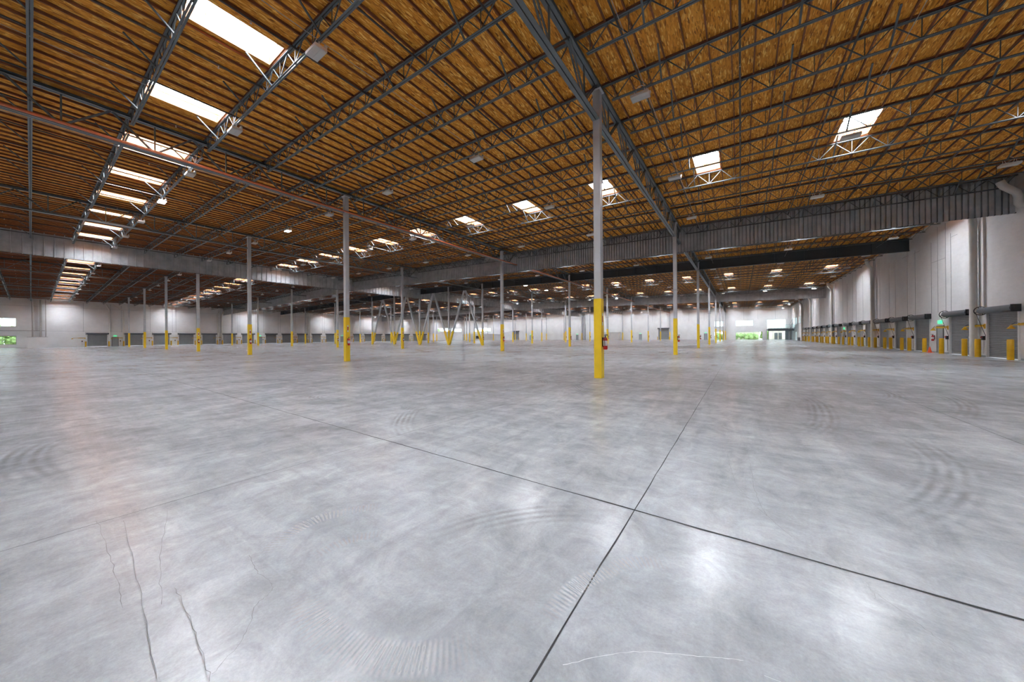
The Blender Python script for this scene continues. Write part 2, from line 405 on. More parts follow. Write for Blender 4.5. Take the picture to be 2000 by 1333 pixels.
# ---------------------------------------------------------------- ceiling with skylight openings
SKX = [(-.95 + 3.74) * U + 3.74 * U] + [(-.95 + 3.74) * U - 3.74 * U * j for j in range(23)]
SKX = [x for x in SKX if XL + 1 < x < XW - 1]
SKW = .4 * U
BANDM = {-2: 3, -1: 3, 0: 3, 1: 3, 2: 5, 3: 5, 4: 5, 5: 6, 6: 5}
def jy2(k, m): return joist_y(k, m) if m < 7 else joist_y(k + 1, 0)
BANDS = [(k, jy2(k, BANDM[k]), jy2(k, BANDM[k] + 1) if k < 6 or BANDM[k] < 6 else gy(7)) for k in range(-2, 7)]
BANDS = [b_ for b_ in BANDS if b_[1] > YN]
ce = MB(); T = .02
def slab(x0, x1, y0, y1):
    for a, c_ in ((x0, min(x1, XR)), (max(x0, XR), x1)):
        if c_ - a > 1e-4:
            ce.hexa([(a, y0, zd(a)), (c_, y0, zd(c_)), (c_, y1, zd(c_)), (a, y1, zd(a)), (a, y0, zd(a) + T), (c_, y0, zd(c_) + T), (c_, y1, zd(c_) + T), (a, y1, zd(a) + T)])
ycur = YN - .3
for k, y0, y1 in BANDS:
    y0 += .06; y1 -= .06
    slab(XL - .3, XW + .3, ycur, y0)
    xs = sorted(SKX); cur = XL - .3
    for x in xs:
        slab(cur, x - SKW, y0, y1); cur = x + SKW
    slab(cur, XW + .3, y0, y1); ycur = y1
slab(XL - .3, XW + .3, ycur, YB + .3)
ceiling = struct(ce.obj('ceiling', 'osb'), 'flat pitched roof deck of orange strand board between grey joists')
# rafters (2x4 sub-purlins) along Y
raf = []; x = -2.13 * U
while x + .4013 * U < XW - .1: x += .4013 * U
while x > XL + .1:
    raf.append(x); x -= .4013 * U
yl = sorted(JY); segs = [(YN, yl[0])] + list(zip(yl[:-1], yl[1:])) + [(yl[-1], YB)]
def inband(y0, y1): return any(b0 - .01 < (y0 + y1) / 2 < b1 + .01 for _, b0, b1 in BANDS)
def rafter(mb, x):
    z = zd(x)
    for a, c_ in segs:
        if inband(a, c_) and any(abs(x - s_) < SKW + .03 for s_ in SKX): continue
        j = random.uniform(-.012, .012); tl = random.uniform(-.01, .01)
        mb.hexa([(x - .019 + j + tl, a + .055, z - .089), (x + .019 + j + tl, a + .055, z - .089), (x + .019 + j, c_ - .055, z - .089), (x - .019 + j, c_ - .055, z - .089),
                 (x - .019 + j, a + .055, z - .001), (x + .019 + j, a + .055, z - .001), (x + .019 + j, c_ - .055, z - .001), (x - .019 + j, c_ - .055, z - .001)])
for i, x in enumerate(raf[:100]):
    mb = MB(); rafter(mb, x); mb.obj('rafter', 'rafter', ceiling)
mb = MB()
for x in raf[100:]: rafter(mb, x)
o = mb.obj('rafters', 'rafter', ceiling); o['kind'] = 'stuff'

# ---------------------------------------------------------------- walls
def wall(name, axis, c0, c1, a0, a1, z0, top, holes, label):
    """axis 'x': wall plane at x in c0..c1, running along y; axis 'y': the other way. holes: (a0,a1,z0,z1)"""
    mb = MB(); A = sorted({a0, a1} | {h[0] for h in holes} | {h[1] for h in holes}); Z = sorted({z0, 9.} | {h[2] for h in holes} | {h[3] for h in holes})
    for i in range(len(A) - 1):
        am = (A[i] + A[i + 1]) / 2
        runs = []; 
        for j in range(len(Z) - 1):
            zm = (Z[j] + Z[j + 1]) / 2
            if any(h[0] < am < h[1] and h[2] < zm < h[3] for h in holes): continue
            if runs and abs(runs[-1][1] - Z[j]) < 1e-6: runs[-1][1] = Z[j + 1]
            else: runs.append([Z[j], Z[j + 1]])
        for q0, q1 in runs:
            if q1 >= 9. - 1e-6:
                t0, t1 = top(A[i]), top(A[i + 1])
            else: t0 = t1 = q1
            if axis == 'x': mb.hexa([(c0, A[i], q0), (c1, A[i], q0), (c1, A[i + 1], q0), (c0, A[i + 1], q0), (c0, A[i], t0), (c1, A[i], t0), (c1, A[i + 1], t1), (c0, A[i + 1], t1)])
            else: mb.hexa([(A[i], c0, q0), (A[i + 1], c0, q0), (A[i + 1], c1, q0), (A[i], c1, q0), (A[i], c0, t0), (A[i + 1], c0, t1), (A[i + 1], c1, t1), (A[i], c1, t0)])
    return struct(mb.obj(name, 'wall'), label)
WT = .25
DH = 1.93 * U                                    # dock door height
RD = [21.48, 24.45, 28.4, 31.42, 34.35, 37.65, 40.5, 43.6, 47.4, 50.4, 53.4, 56.6, 59.6, 62.6, 65.8, 68.8]
LD = [5.72, 9.4, 12.5, 15.53, 18.58, 21.5, 24.4, 28.33, 31.3, 34.28, 37.3, 40.35, 47.1, 50.1, 53.1, 56.1, 59.1, 62.2, 65.6, 68.6]
DW = .96 * U
# windows: (wall, a0, a1, z0, z1, mullions)
WIN_R = [(74.6, 76.2, 3.0, 4.2), (79.2, 81.2, 2.9, 4.2), (82, 85.4, 2.5, 4.3), (79.2, 81.0, 0.05, 1.6), (72.8, 74.0, .1, 1.9)]
WIN_L = [(-9.5, -1.12, 2.87, 4.03), (-9.5, -1.12, .44, 1.62), (74.5, 80, 2.9, 4.0), (80.6, 85.5, 2.9, 4.0)]
WIN_B = [(-.91, 2.2, 2.95, 4.15), (-.92, 3.76, .02, 1.68), (4.52, 7.57, 2.35, 4.15), (4.5, 7.5, .02, 1.88), (-4.9, -3.08, 2.93, 4.1),
         (-4.9, -3.1, .02, 1.75), (-76.1, -69.0, 2.9, 4.0), (-71.25, -69.3, .15, 1.6)]
BD = [(-58.8, 1.13, 2.72), (-15.47, 1.2, 2.75)]
SC = lambda l: [tuple(v * U for v in q[:4]) for q in l]
holesR = [(d * U - DW, d * U + DW, 0, DH) for d in RD] + SC(WIN_R)
holesL = [(d * U - DW, d * U + DW, 0, DH) for d in LD] + SC(WIN_L)
holesB = SC(WIN_B) + [((c - h_) * U, (c + h_) * U, 0, z * U) for c, h_, z in BD]
wall('wall_right', 'x', XW, XW + WT, YN - .3, YB + .3, -.1, lambda a: zd(XW) - .004, holesR, 'tall white painted wall lined with dock doors and yellow bollards')
wall('wall_left', 'x', XL - WT, XL, YN - .3, YB + .3, -.1, lambda a: zd(XL) - .004, holesL, 'far white wall with a long run of grey dock doors')
wl_ = wall('wall_back', 'y', YB, YB + WT, XR, XW + .02, -.1, lambda a: zd(a) - .004, [h for h in holesB if h[0] > XR], 'far white end wall with windows and a mezzanine corner')
wall('wall_back', 'y', YB, YB + WT, XL - .02, XR, -.1, lambda a: zd(a) - .004, [h for h in holesB if h[0] < XR], 'far white end wall beyond the V braces')
wall('wall_front', 'y', YN - WT, YN, XR, XW + .02, -.1, lambda a: zd(a) - .004, [], 'white wall behind the viewpoint')
wall('wall_front', 'y', YN - WT, YN, XL - .02, XR, -.1, lambda a: zd(a) - .004, [], 'white wall behind the viewpoint')
# reveals and panel joints on the walls, built as shallow dark grooves and raised strips
mb = MB()
for y in [19.95, 25.3, 25.8, 27.3, 26.6, 29.3, 30.4, 32.3, 33.4, 35.3, 39.4, 41.3, 42.4, 44.3, 46, 49, 52, 55, 58, 61, 64, 67, 70, 73, 77]:
    y *= U; top = zd(XW) - .5 if random.random() < .5 else 5.9 * U
    mb.box(XW - .012, XW + .002, y - .012, y + .012, DH * random.choice([.0, 1.08]) + .01, top)
for y0, y1, z in ((24.7, 25.3, 5.7), (25.8, 27.3, 4.8), (28.6, 29.4, 5.75), (30.3, 31.2, 5.8)):
    mb.box(XW - .012, XW + .002, y0 * U, y1 * U, z * U - .01, z * U + .01)
o = mb.obj('trim_1', 'frame'); struct(o, 'thin vertical panel joints on the right wall')
mb = MB()
for d in LD:
    for s_ in (-1.3, 1.3): mb.box(XL - .002, XL + .015, (d + s_) * U - .02, (d + s_) * U + .02, DH + .4, zd(XL) - .6)
for z in (5.75, 2.3): mb.box(XL - .002, XL + .012, YN, YB, z * U - .015, z * U + .015)
struct(mb.obj('trim_2', 'frame'), 'thin panel joints on the far left wall')
mb = MB()
for x in [3.0, .55, -2.7, 5.9, 8.0, -6.9, -10, -13.5, -18, -23, -29, -35, -41, -47, -53, -59, -65, -71, -77]:
    mb.box(x * U - .02, x * U + .02, YB - .015, YB + .002, 4.3 * U, zd(x * U) - .3)
struct(mb.obj('trim_3', 'frame'), 'thin panel joints on the end wall')
# darker grey strip along the foot of the right wall, between dock doors
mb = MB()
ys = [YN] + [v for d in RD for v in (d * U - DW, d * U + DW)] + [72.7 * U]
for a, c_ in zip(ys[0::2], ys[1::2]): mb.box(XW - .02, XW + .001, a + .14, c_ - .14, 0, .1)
struct(mb.obj('base_strip_right', 'frame'))
# windows
wc = 0
def window(axis, plane, a0, a1, z0, z1, inward, label, nm=3):
    global wc; wc += 1
    e = struct(thing('window_%d' % wc, None, None), label)
    a0, a1, z0, z1 = [v * U for v in (a0, a1, z0, z1)]
    f = MB(); g = MB(); t = .05
    def bx(mb, A0, A1, Z0, Z1, d0, d1):
        if axis == 'x': mb.box(plane + d0, plane + d1, A0, A1, Z0, Z1)
        else: mb.box(A0, A1, plane + d0, plane + d1, Z0, Z1)
    bx(f, a0, a1, z0, z0 + t, .06, .14); bx(f, a0, a1, z1 - t, z1, .06, .14)
    bx(f, a0, a0 + t, z0, z1, .06, .14); bx(f, a1 - t, a1, z0, z1, .06, .14)
    for i in range(1, nm):
        a = a0 + (a1 - a0) * i / nm; bx(f, a - t / 2, a + t / 2, z0, z1, .06, .14)
    bx(g, a0 + .01, a1 - .01, z0 + .01, z1 - .01, .095, .105)
    f.obj('window_frame', 'frame', e); g.obj('window_pane', 'glass', e)
for q in WIN_R: window('x', XW, *q, 1, 'bright window in the right wall near the far corner', 2)
for q in WIN_L: window('x', XL - WT + .05, *q, 1, 'bright window in the far left wall', 8 if q[1] < 0 else 4)
for q in WIN_B: window('y', YB, *q, 1, 'bright window in the far end wall', 3)

# ---------------------------------------------------------------- outside
mb = MB(); mb.box(-400, 400, -300, 500, -1.2, -.45)
struct(mb.obj('ground', 'paving'))
def hedge(x0, x1, y0, y1, h, label):
    mb = MB(); rnd = random.Random(int(x0 * 7 + y0)); n_ = int(min(420, (x1 - x0 + y1 - y0) * h * 2.2)) + 40
    for i in range(n_):
        c0 = Vector((rnd.uniform(x0, x1), rnd.uniform(y0, y1), 0)); top = h * (.78 + .22 * math.sin(c0.x * .9 + c0.y * 1.3) * math.cos(c0.y * .5))
        c0.z = top * rnd.random() ** .7; r_ = rnd.uniform(.35, .8); k = len(mb.v)
        rows = []
        for a_ in range(5):
            ph = math.pi * a_ / 4
            for b_ in range(7):
                t_ = 2 * math.pi * b_ / 7; q = r_ * rnd.uniform(.7, 1.15)
                mb.v.append((c0.x + q * math.sin(ph) * math.cos(t_), c0.y + q * math.sin(ph) * math.sin(t_), max(-.4, c0.z + q * math.cos(ph))))
        for a_ in range(4):
            for b_ in range(7):
                p = k + a_ * 7 + b_; p1 = k + a_ * 7 + (b_ + 1) % 7
                mb.f.append((p, p + 7, p1 + 7, p1)); mb.mi.append(0)
    return tag(mb.obj('hedge', 'hedge'), label, 'hedge')
hedge(-8, 4.5, YB + 9, YB + 12, 2.2, 'green hedge outside the low glazed opening of end wall')
hedge(6, 16, YB + 16, YB + 19, 3.4, 'green hedge outside beside the white outbuilding')
hedge(-118, -100, YB + 10, YB + 14, 5.5, 'green hedge outside windows at far end wall left side')
hedge(XL - 16, XL - 13, -16, 4, 6.0, 'tall green hedge outside the windows at photo left edge')
hedge(XL - 20, XL - 16, YB - 24, YB, 6.5, 'tall green hedge outside far windows of the left wall')
mb = MB(); mb.box(-3, 5.5, YB + 14, YB + 20, -.5, 3.4); mb.box(-3.2, 5.7, YB + 13.8, YB + 20.2, 3.4, 3.6)
tag(mb.obj('outbuilding', 'building'), 'cream block building seen outside the low glazed opening', 'building')
e = thing('outbuilding', 'white building with glass doors seen outside under the mezzanine', 'building')
mb = MB(); mb.box(8, 16, YB + 12, YB + 14.5, -.5, 3.2); mb.box(7.8, 16.2, YB + 11.8, YB + 14.7, 3.2, 3.4); mb.obj('wall', 'building', e)
mb = MB()
for x in (9.5, 10.6, 12.4, 14.2): mb.box(x, x + .9, YB + 11.93, YB + 11.995, .0, 2.2)
mb.obj('glass_door', 'hood', e)

# ---------------------------------------------------------------- columns
CW = .125
def cap_z(x): return zd(x) - .25 * U
shaft_cache = {}
COLN = []
def column(x, y, label, group='square grey columns with yellow feet', yz=1.89, marks=False):
    e = thing('steel_column', label, 'column', (x, y, 0), 0, group); COLN.append(e.name)
    z = round(cap_z(x), 3); key = (z, yz)
    if key not in shaft_cache:
        a = MB(); a.box(-CW, CW, -CW, CW, .02, z - .02)
        c_ = MB(); g = CW + .012; c_.box(-g, g, -g, g, .001, yz * U)
        d = MB(); d.box(-CW - .07, CW + .07, -CW - .07, CW + .07, z - .02, z)
        shaft_cache[key] = (a.mesh('shaft', 'column'), c_.mesh('yellow_guard', 'yellow'), d.mesh('cap_plate', 'column'))
    s_, g_, c_ = shaft_cache[key]
    link('shaft', s_, e); link('yellow_guard', g_, e)['label'] = 'yellow painted lower part'; link('cap_plate', c_, e)
    return e
# fire extinguisher (master)
def extinguisher(x, y, z, label, rz=0):
    e = thing('fire_extinguisher', label, 'fire extinguisher', (x, y, z), rz, 'red fire extinguishers')
    if not EXT:
        b_ = MB(); b_.tube([(.1, 0, 0), (.1, 0, .03), (.1, 0, .36), (.1, 0, .42), (.1, 0, .45)], [.06, .075, .075, .05, .025], 14)
        EXT.append(('cylinder', b_.mesh('cylinder', 'red', True)))
        b_ = MB(); b_.tube([(.1, 0, .14), (.1, 0, .32)], .0765, 14, cap=False); EXT.append(('sticker', b_.mesh('sticker', 'white', True)))
        b_ = MB(); b_.tube([(.1, 0, .45), (.1, 0, .5)], .02, 8); b_.box(.06, .2, -.012, .012, .5, .52); b_.box(.07, .19, -.01, .01, .54, .555); EXT.append(('valve_handle', b_.mesh('valve_handle', 'black')))
        b_ = MB(); b_.tube([(.1, -.02, .48), (.11, -.1, .44), (.11, -.11, .25), (.11, -.1, .12)], .012, 6); EXT.append(('hose', b_.mesh('hose', 'black', True)))
        b_ = MB(); b_.box(0, .03, -.05, .05, .1, .44); EXT.append(('bracket', b_.mesh('bracket', 'black')))
    for nme, me in EXT: link(nme, me, e)
EXT = []
SG = []
def ext_sign(x, y, z, label):
    if not SG:
        b_ = MB(); b_.box(0, .006, -.05, .05, -.22, .22); SG.append(b_.mesh('plate', 'white'))
        b_ = MB(); b_.box(.006, .008, -.038, .038, -.1, .12); SG.append(b_.mesh('red_band', 'red'))
    e = thing('extinguisher_sign', label, 'sign', (x, y, z), 0, 'vertical extinguisher signs on columns')
    link('plate', SG[0], e); link('red_band', SG[1], e)
for i in range(7):
    for k in range(-1, 8):
        x, y = gx(i), gy(k)
        if k == -1 and i > 0: continue
        if k == 7: y -= .1
        if k == -1:
            column(x, y, 'square grey column with yellow foot behind the viewpoint'); continue
        column(x, y, 'square grey column with yellow foot, %s, %s' % (ROWN[k], LINEN[i]))
        if (i, k) in ((0, 1), (0, 3), (1, 3), (3, 0), (5, 0), (1, 1)):
            a = MB(); g = CW + .01; zc = 3.35 * U
            a.box(-g - .12, g + .12, -g, -g + .02, zc, zc + .05); a.box(-g - .12, g + .12, g - .02, g, zc, zc + .05); a.box(-g, -g + .02, -g, g, zc, zc + .05); a.box(g - .02, g, -g, g, zc, zc + .05)
            a.obj('pipe_clamp', 'conduit', bpy.data.objects[COLN[-1]])
        if i <= 2 and k <= 5 or (i, k) in ((3, 0), (3, 1)):
            extinguisher(x + CW + .012, y, .68 * U, 'red extinguisher on column in %s, %s' % (ROWN[k], LINEN[i]))
            if k <= 3 and (i, k) != (0, 1): ext_sign(x + CW + .0125, y, 1.4 * U, 'white and red sign on column in %s, %s' % (ROWN[k], LINEN[i]))
# V-brace frame on the third row
def diag(xb, xt, y, label):
    e = thing('diagonal_brace', label, 'brace', (xb, y, 0), 0, 'square steel V braces of third row')
    zt = zd(xt) - .88 * U; p = Vector((0, 0, .12)); s_ = 1 if xt > xb else -1; p.x = .13 * s_
    q = Vector((xt - xb - .16 * s_, 0, zt)); d = q - p; t = (1.8 * U - p.z) / d.z; mid = p + d * t
    a = MB(); a.bar(mid, q, .28, .28, up=(0, 1, 0)); a.obj('brace_tube', 'column', e)
    a = MB(); a.bar(p, mid, .295, .295, up=(0, 1, 0)); a.obj('yellow_guard', 'yellow', e)['label'] = 'yellow painted lower part'
    a = MB(); a.box(p.x - .2, p.x + .2, -.02, .02, .0, .35); a.obj('gusset_plate', 'black_steel', e)
y2 = gy(2)
for i2 in (2.5, 3.5):
    column(gx(i2), y2, 'square grey column with yellow foot between V braces, %s of third row' % ('nearer the right wall' if i2 < 3 else 'nearer the left wall'))
vb = [(2, 2.25), (2.5, 2.25), (2.5, 2.75), (3, 2.75), (3, 3.25), (3.5, 3.25), (3.5, 3.75), (4, 3.75)]
for j, (a, t) in enumerate(vb): diag(gx(a), gx(t), y2, 'grey diagonal brace with yellow foot, %s from the right in the V frame' % ORD[j + 1])

# ---------------------------------------------------------------- joists
NJ = [0]
def chord(mb, L, z0, wleg, gap, t=.008, x0=0., axis='x'):
    for s_ in (-1, 1):
        y0, y1 = s_ * gap / 2, s_ * (gap / 2 + wleg); y0, y1 = min(y0, y1), max(y0, y1)
        v0, v1 = (gap / 2, gap / 2 + t) if s_ > 0 else (-gap / 2 - t, -gap / 2)
        if axis == 'x':
            mb.box(x0, L, y0, y1, z0, z0 + t); mb.box(x0, L, v0, v1, z0 + t, z0 + wleg)
        else:
            mb.box(y0, y1, x0, L, z0, z0 + t); mb.box(v0, v1, x0, L, z0 + t, z0 + wleg)
def joist_meshes(L, key):
    P = L / 15; zt = -.1; zb = -.47 * U
    tcm = MB(); chord(tcm, L - .05, zt, .05, .02, x0=.05)
    na = MB(); na.box(.05, L - .05, -.055, .055, -.04, -.001)
    bc = MB(); chord(bc, L - P * .5 + .1, zb, .05, .02, x0=P * .5 - .1)
    wb = MB()
    for j in range(15):
        xb = P * (j + .5); r_ = .014
        for xt in (P * j, P * (j + 1)):
            xt = min(max(xt, .12), L - .12)
            wb.bar((xt, 0, zt + .02), (xb, 0, zb + .02), .026, .026, up=(0, 1, 0))
        wb.bar((xb, 0, zb + .02), (xb, 0, zt + .02), .02, .02, up=(0, 1, 0))
    offs = [1.4, 3.7, 5.2, 7.5, 9.7]; br = []
    for o_ in offs:
        m_ = MB(); xo = o_ * U * L / (11.22 * U)
        m_.bar((xo, 0, zb + .03), (xo + .02, -.5 * U, -.02), .05, .04); br.append(m_)
    full = MB()
    for m_ in [tcm, bc, wb] + br:
        k = len(full.v); full.v += m_.v; full.f += [tuple(q + k for q in f) for f in m_.f]; full.mi += [0] * len(m_.f)
    full_n = len(full.f); k = len(full.v); full.v += na.v; full.f += [tuple(q + k for q in f) for f in na.f]; full.mi += [1] * len(na.f)
    return dict(top=tcm.mesh('top_chord', 'steel'), bot=bc.mesh('bottom_chord', 'steel'), web=wb.mesh('web_rods', 'steel'), nailer=na.mesh('timber_nailer', 'rafter'),
                br=[m_.mesh('knee_brace', 'steel') for m_ in br], full=full.mesh('roof_joist', ['steel', 'rafter']), raw=full)
BAYS = [(XW, gx(0))] + [(gx(i), gx(i + 1)) for i in range(6)] + [(gx(6), XL)]
LA = XW - gx(0); JM = {'a': joist_meshes(LA, 'a'), 'b': joist_meshes(B, 'b')}
BAYN = ['right wall bay', 'second bay from right wall', 'third bay from right wall', 'fourth bay from right wall', 'fifth bay from right wall',
        'sixth bay from right wall', 'seventh bay from right wall', 'bay against the far left wall']
cy_, sy_ = math.cos(YAW), math.sin(YAW)
def px(x, y, z):
    r_ = x * cy_ + y * sy_; d = -x * sy_ + y * cy_
    if d < .3: return None
    return 1007.5 + 645 * r_ / d, 658 - 645 * (z - U) / d
js = []
for k, m_, y in JLINES:
    if y < gy(-1) - 3 * U: continue
    if (k, m_) == (2, 0): continue      # the solid beam stands in this line
    for b_i, (xr, xl) in enumerate(BAYS):
        pts = [px(xl + (xr - xl) * t / 8, y, zd(xl) - .3) for t in range(9)]
        vis = any(p and -260 < p[0] < 2260 and p[1] > -260 for p in pts)
        if vis: js.append((math.hypot((xl + xr) / 2, y), k, m_, y, b_i))
js.sort()
raw = MB()
def jlabel(k, m_, b_i):
    if k >= 0:
        if m_ == 0: p = 'above column %s' % ROWN[k]
        else: p = '%s past column %s' % (ORD[m_], ROWN[k])
    elif k == -1:
        p = '%s before column front row' % ORD[7 - m_]
    else: p = '%s before column front row' % ORD[14 - m_]
    return 'dark open-web roof joist %s, %s' % (p, BAYN[b_i])
for idx, (dist, k, m_, y, b_i) in enumerate(js):
    xr, xl = BAYS[b_i]
    ang = math.atan(.02) * (1 if (xl + xr) / 2 > XR else -1)
    JMk = JM['a' if b_i == 0 else 'b']
    if idx < 300:
        loc = (xl, y, zd(xl)); nm = 'roof_joist'
        if idx < 110:
            e = thing(nm, jlabel(k, m_, b_i), 'roof joist', loc, 0, 'dark open-web roof joists')
            link('top_chord', JMk['top'], e); link('bottom_chord', JMk['bot'], e); link('web_rods', JMk['web'], e); link('timber_nailer', JMk['nailer'], e)
            for q in JMk['br']: link('knee_brace', q, e)
        else:
            e = link(nm, JMk['full'], None, loc); tag(e, jlabel(k, m_, b_i), 'roof joist', 'dark open-web roof joists')
        e.rotation_euler = (0, ang, 0)
    else:
        R = Matrix.Translation((xl, y, zd(xl))) @ Matrix.Rotation(ang, 4, 'Y'); k0 = len(raw.v)
        raw.v += [tuple(R @ Vector(v)) for v in JMk['raw'].v]; raw.f += [tuple(q + k0 for q in f) for f in JMk['raw'].f]; raw.mi += JMk['raw'].mi
o = raw.obj('roof_joists', ['steel', 'rafter']); tag(o, 'farthest dark open-web joists under the roof', 'roof joists', 'dark open-web roof joists', 'stuff')

# ---------------------------------------------------------------- girders
def girder_parts():
    zt = -.17 * U; zb = -.97 * U; P = B / 7; out = {}
    a = MB(); chord(a, B, zt, .11, .03, .012, 0, 'y'); a.box(-.12, .12, 0, B, zt + .11, zt + .122); out['top'] = a.mesh('top_chord', 'girder')
    c_ = MB(); chord(c_, B - CW, zb, .12, .03, .014, CW, 'y'); out['bot'] = c_.mesh('bottom_chord', 'girder')
    webs = []
    for j in range(7):
        yb = P * (j + .5)
        for yt, w_ in ((P * j, .06), (P * (j + 1), .06)):
            yt = min(max(yt, CW + .02), B - CW - .02); m_ = MB()
            for s_ in (-.045, .045): m_.bar((s_, yt, zt + .04), (s_, yb, zb + .05), .012, w_, up=(1, 0, 0)); m_.bar((s_ * 1.3, yt, zt + .04), (s_ * 1.3, yb, zb + .05), .05, .012, up=(1, 0, 0))
            webs.append(m_)
        m_ = MB(); m_.bar((0, yb, zb + .05), (0, yb, zt + .05), .05, .05); webs.append(m_)
    out['webs'] = [m_.mesh('web_member', 'girder') for m_ in webs]
    fu = MB()
    for m_ in webs:
        k = len(fu.v); fu.v += m_.v; fu.f += [tuple(q + k for q in f) for f in m_.f]; fu.mi += m_.mi
    out['web'] = fu.mesh('web_members', 'girder'); return out
G = girder_parts()
for i in range(7):
    for k in range(-1, 7):
        x = gx(i); e = thing('roof_girder', 'deep grey girder truss, %s, %s' % (LINEN[i].replace('line', 'column line'), 'from %s to %s' % (ROWN[k], ROWN[k + 1]) if k >= 0 else 'reaching front row from behind viewpoint'),
                             'girder', (x, gy(k), zd(x)), 0, 'deep grey roof girders')
        link('top_chord', G['top'], e); link('bottom_chord', G['bot'], e)
        if i <= 1 and k <= 1 or (i, k) == (0, 2):
            for q in G['webs']: link('web_member', q, e)
        else: link('web_members', G['web'], e)
# dark solid beam over the third column row
for b_i, (xr, xl) in enumerate(BAYS):
    m_ = MB(); e = thing('solid_beam', 'dark solid steel beam over third column row, %s' % BAYN[b_i], 'beam', (0, y2, 0), 0, 'dark solid beams over third row')
    a, c_ = xl + .001, xr - .001
    def sl(mb, d0, d1, hw): mb.hexa([(a, -hw, zd(a) - d1), (c_, -hw, zd(c_) - d1), (c_, hw, zd(c_) - d1), (a, hw, zd(a) - d1), (a, -hw, zd(a) - d0), (c_, -hw, zd(c_) - d0), (c_, hw, zd(c_) - d0), (a, hw, zd(a) - d0)])
    sl(m_, .14, .84 * U, .01); m_.obj('web_plate', 'black_steel', e)
    for nm, d0, d1 in (('top_flange', .11, .14), ('bottom_flange', .84 * U, .84 * U + .03)):
        m_ = MB(); sl(m_, d0, d1, .16); m_.obj(nm, 'black_steel', e)
    m_ = MB()
    for t in range(1, 7):
        xx = a + (c_ - a) * t / 7; m_.box(xx - .006, xx + .006, -.15, -.01, zd(xx) - .84 * U, zd(xx) - .15)
    m_.obj('stiffener_plates', 'black_steel', e)

# ---------------------------------------------------------------- draft curtains (ribbed sheet)
def curtain(axis, c, a0, a1, depth, label, top=.0, pitch=.24):
    mb = MB(); A = [a0]
    a = a0; side = 0; prof = []
    while a < a1:
        for da, off in ((0, 0), (pitch - .075, 0), (pitch - .06, .11), (pitch - .015, .11), (pitch, 0)):
            if a + da <= a1: prof.append((a + da, off))
        a += pitch
    prof = [prof[0]] + [q for p, q in zip(prof, prof[1:]) if q[0] > p[0] + 1e-4]
    pr = None; ph = None; hcur = 0
    for a, off in prof:
        if axis == 'y': P_ = (a, c + off); z = zd(a)
        else: P_ = (c + off, a); z = zd(c)
        seam = int((a - a0) / 1.4)
        if seam != hcur: hcur = seam; jit = random.uniform(-.012, .012)
        else: jit = ph[3] if ph else 0
        cur = (P_[0], P_[1], z, jit)
        if ph:
            for dx in (0, .004):
                o_ = (0, dx) if axis == 'y' else (dx, 0)
                mb.quad((ph[0] + o_[0], ph[1] + o_[1], ph[2] - depth + cur[3]), (cur[0] + o_[0], cur[1] + o_[1], cur[2] - depth + cur[3]), (cur[0] + o_[0], cur[1] + o_[1], cur[2] - top), (ph[0] + o_[0], ph[1] + o_[1], ph[2] - top))
        ph = cur
    e = thing('draft_curtain', label, 'draft curtain')
    mb.obj('ribbed_sheet', 'galv', e)
    m_ = MB()
    if axis == 'y':
        for p, q in ((a0, XR), (XR, a1)): m_.bar((p, c + .05, zd(p) - depth + .03), (q, c + .05, zd(q) - depth + .03), .05, .05)
    else: m_.bar((c + .06, a0, zd(c) - depth + .03), (c + .06, a1, zd(c) - depth + .03), .05, .05)
    m_.obj('edge_angle', 'girder', e)
curtain('y', 20.62 * U, XL + .01, XW - .01, 1.42 * U, 'ribbed grey sheet draft curtain crossing the hall behind second column row')
curtain('y', gy(4) + 1.6 * U, XL + .01, XW - .01, 1.45 * U, 'distant ribbed grey draft curtain crossing the hall behind fifth column row')
curtain('x', XR + .32, YN + .05, YB - .05, 1.5 * U, 'long pale ribbed draft curtain under the ridge, running away from the viewer', pitch=.58)

# ---------------------------------------------------------------- skylights
ck = MB(); sk = MB(); fr = MB(); dm = MB()
Ly = 1.5 * U - .0
def skylight_parts(L):
    o = {}; h_ = .46; t = .04; w_ = SKW
    a = MB()
    a.box(-w_, -w_ + t, 0, L, 0, h_); a.box(w_ - t, w_, 0, L, 0, h_); a.box(-w_ + t, w_ - t, 0, t, 0, h_); a.box(-w_ + t, w_ - t, L - t, L, 0, h_)
    o['curb'] = a.mesh('curb', 'curb')
    a = MB(); n_ = 3
    zz = [h_ + .0, h_ + .09]
    a.hexa([(-w_ + .02, .02, h_), (w_ - .02, .02, h_), (w_ - .02, L - .02, h_), (-w_ + .02, L - .02, h_), (-w_ * .6, .35, h_ + .14), (w_ * .6, .35, h_ + .14), (w_ * .6, L - .35, h_ + .14), (-w_ * .6, L - .35, h_ + .14)])
    o['dome'] = a.mesh('diffuser_dome', 'sky')
    a = MB()
    for j in range(1, 4): a.bar((-w_ + t, L * j / 4, h_ - .05), (w_ - t, L * j / 4, h_ - .05), .012, .012)
    for s_ in (-.5, 0, .5): a.bar((s_ * w_, t, h_ - .06), (s_ * w_, L - t, h_ - .06), .01, .01)
    o['bars'] = a.mesh('safety_bars', 'steel'); return o
SKC = {}
RB = sorted([b_ for b_ in BANDS], key=lambda q: q[1])
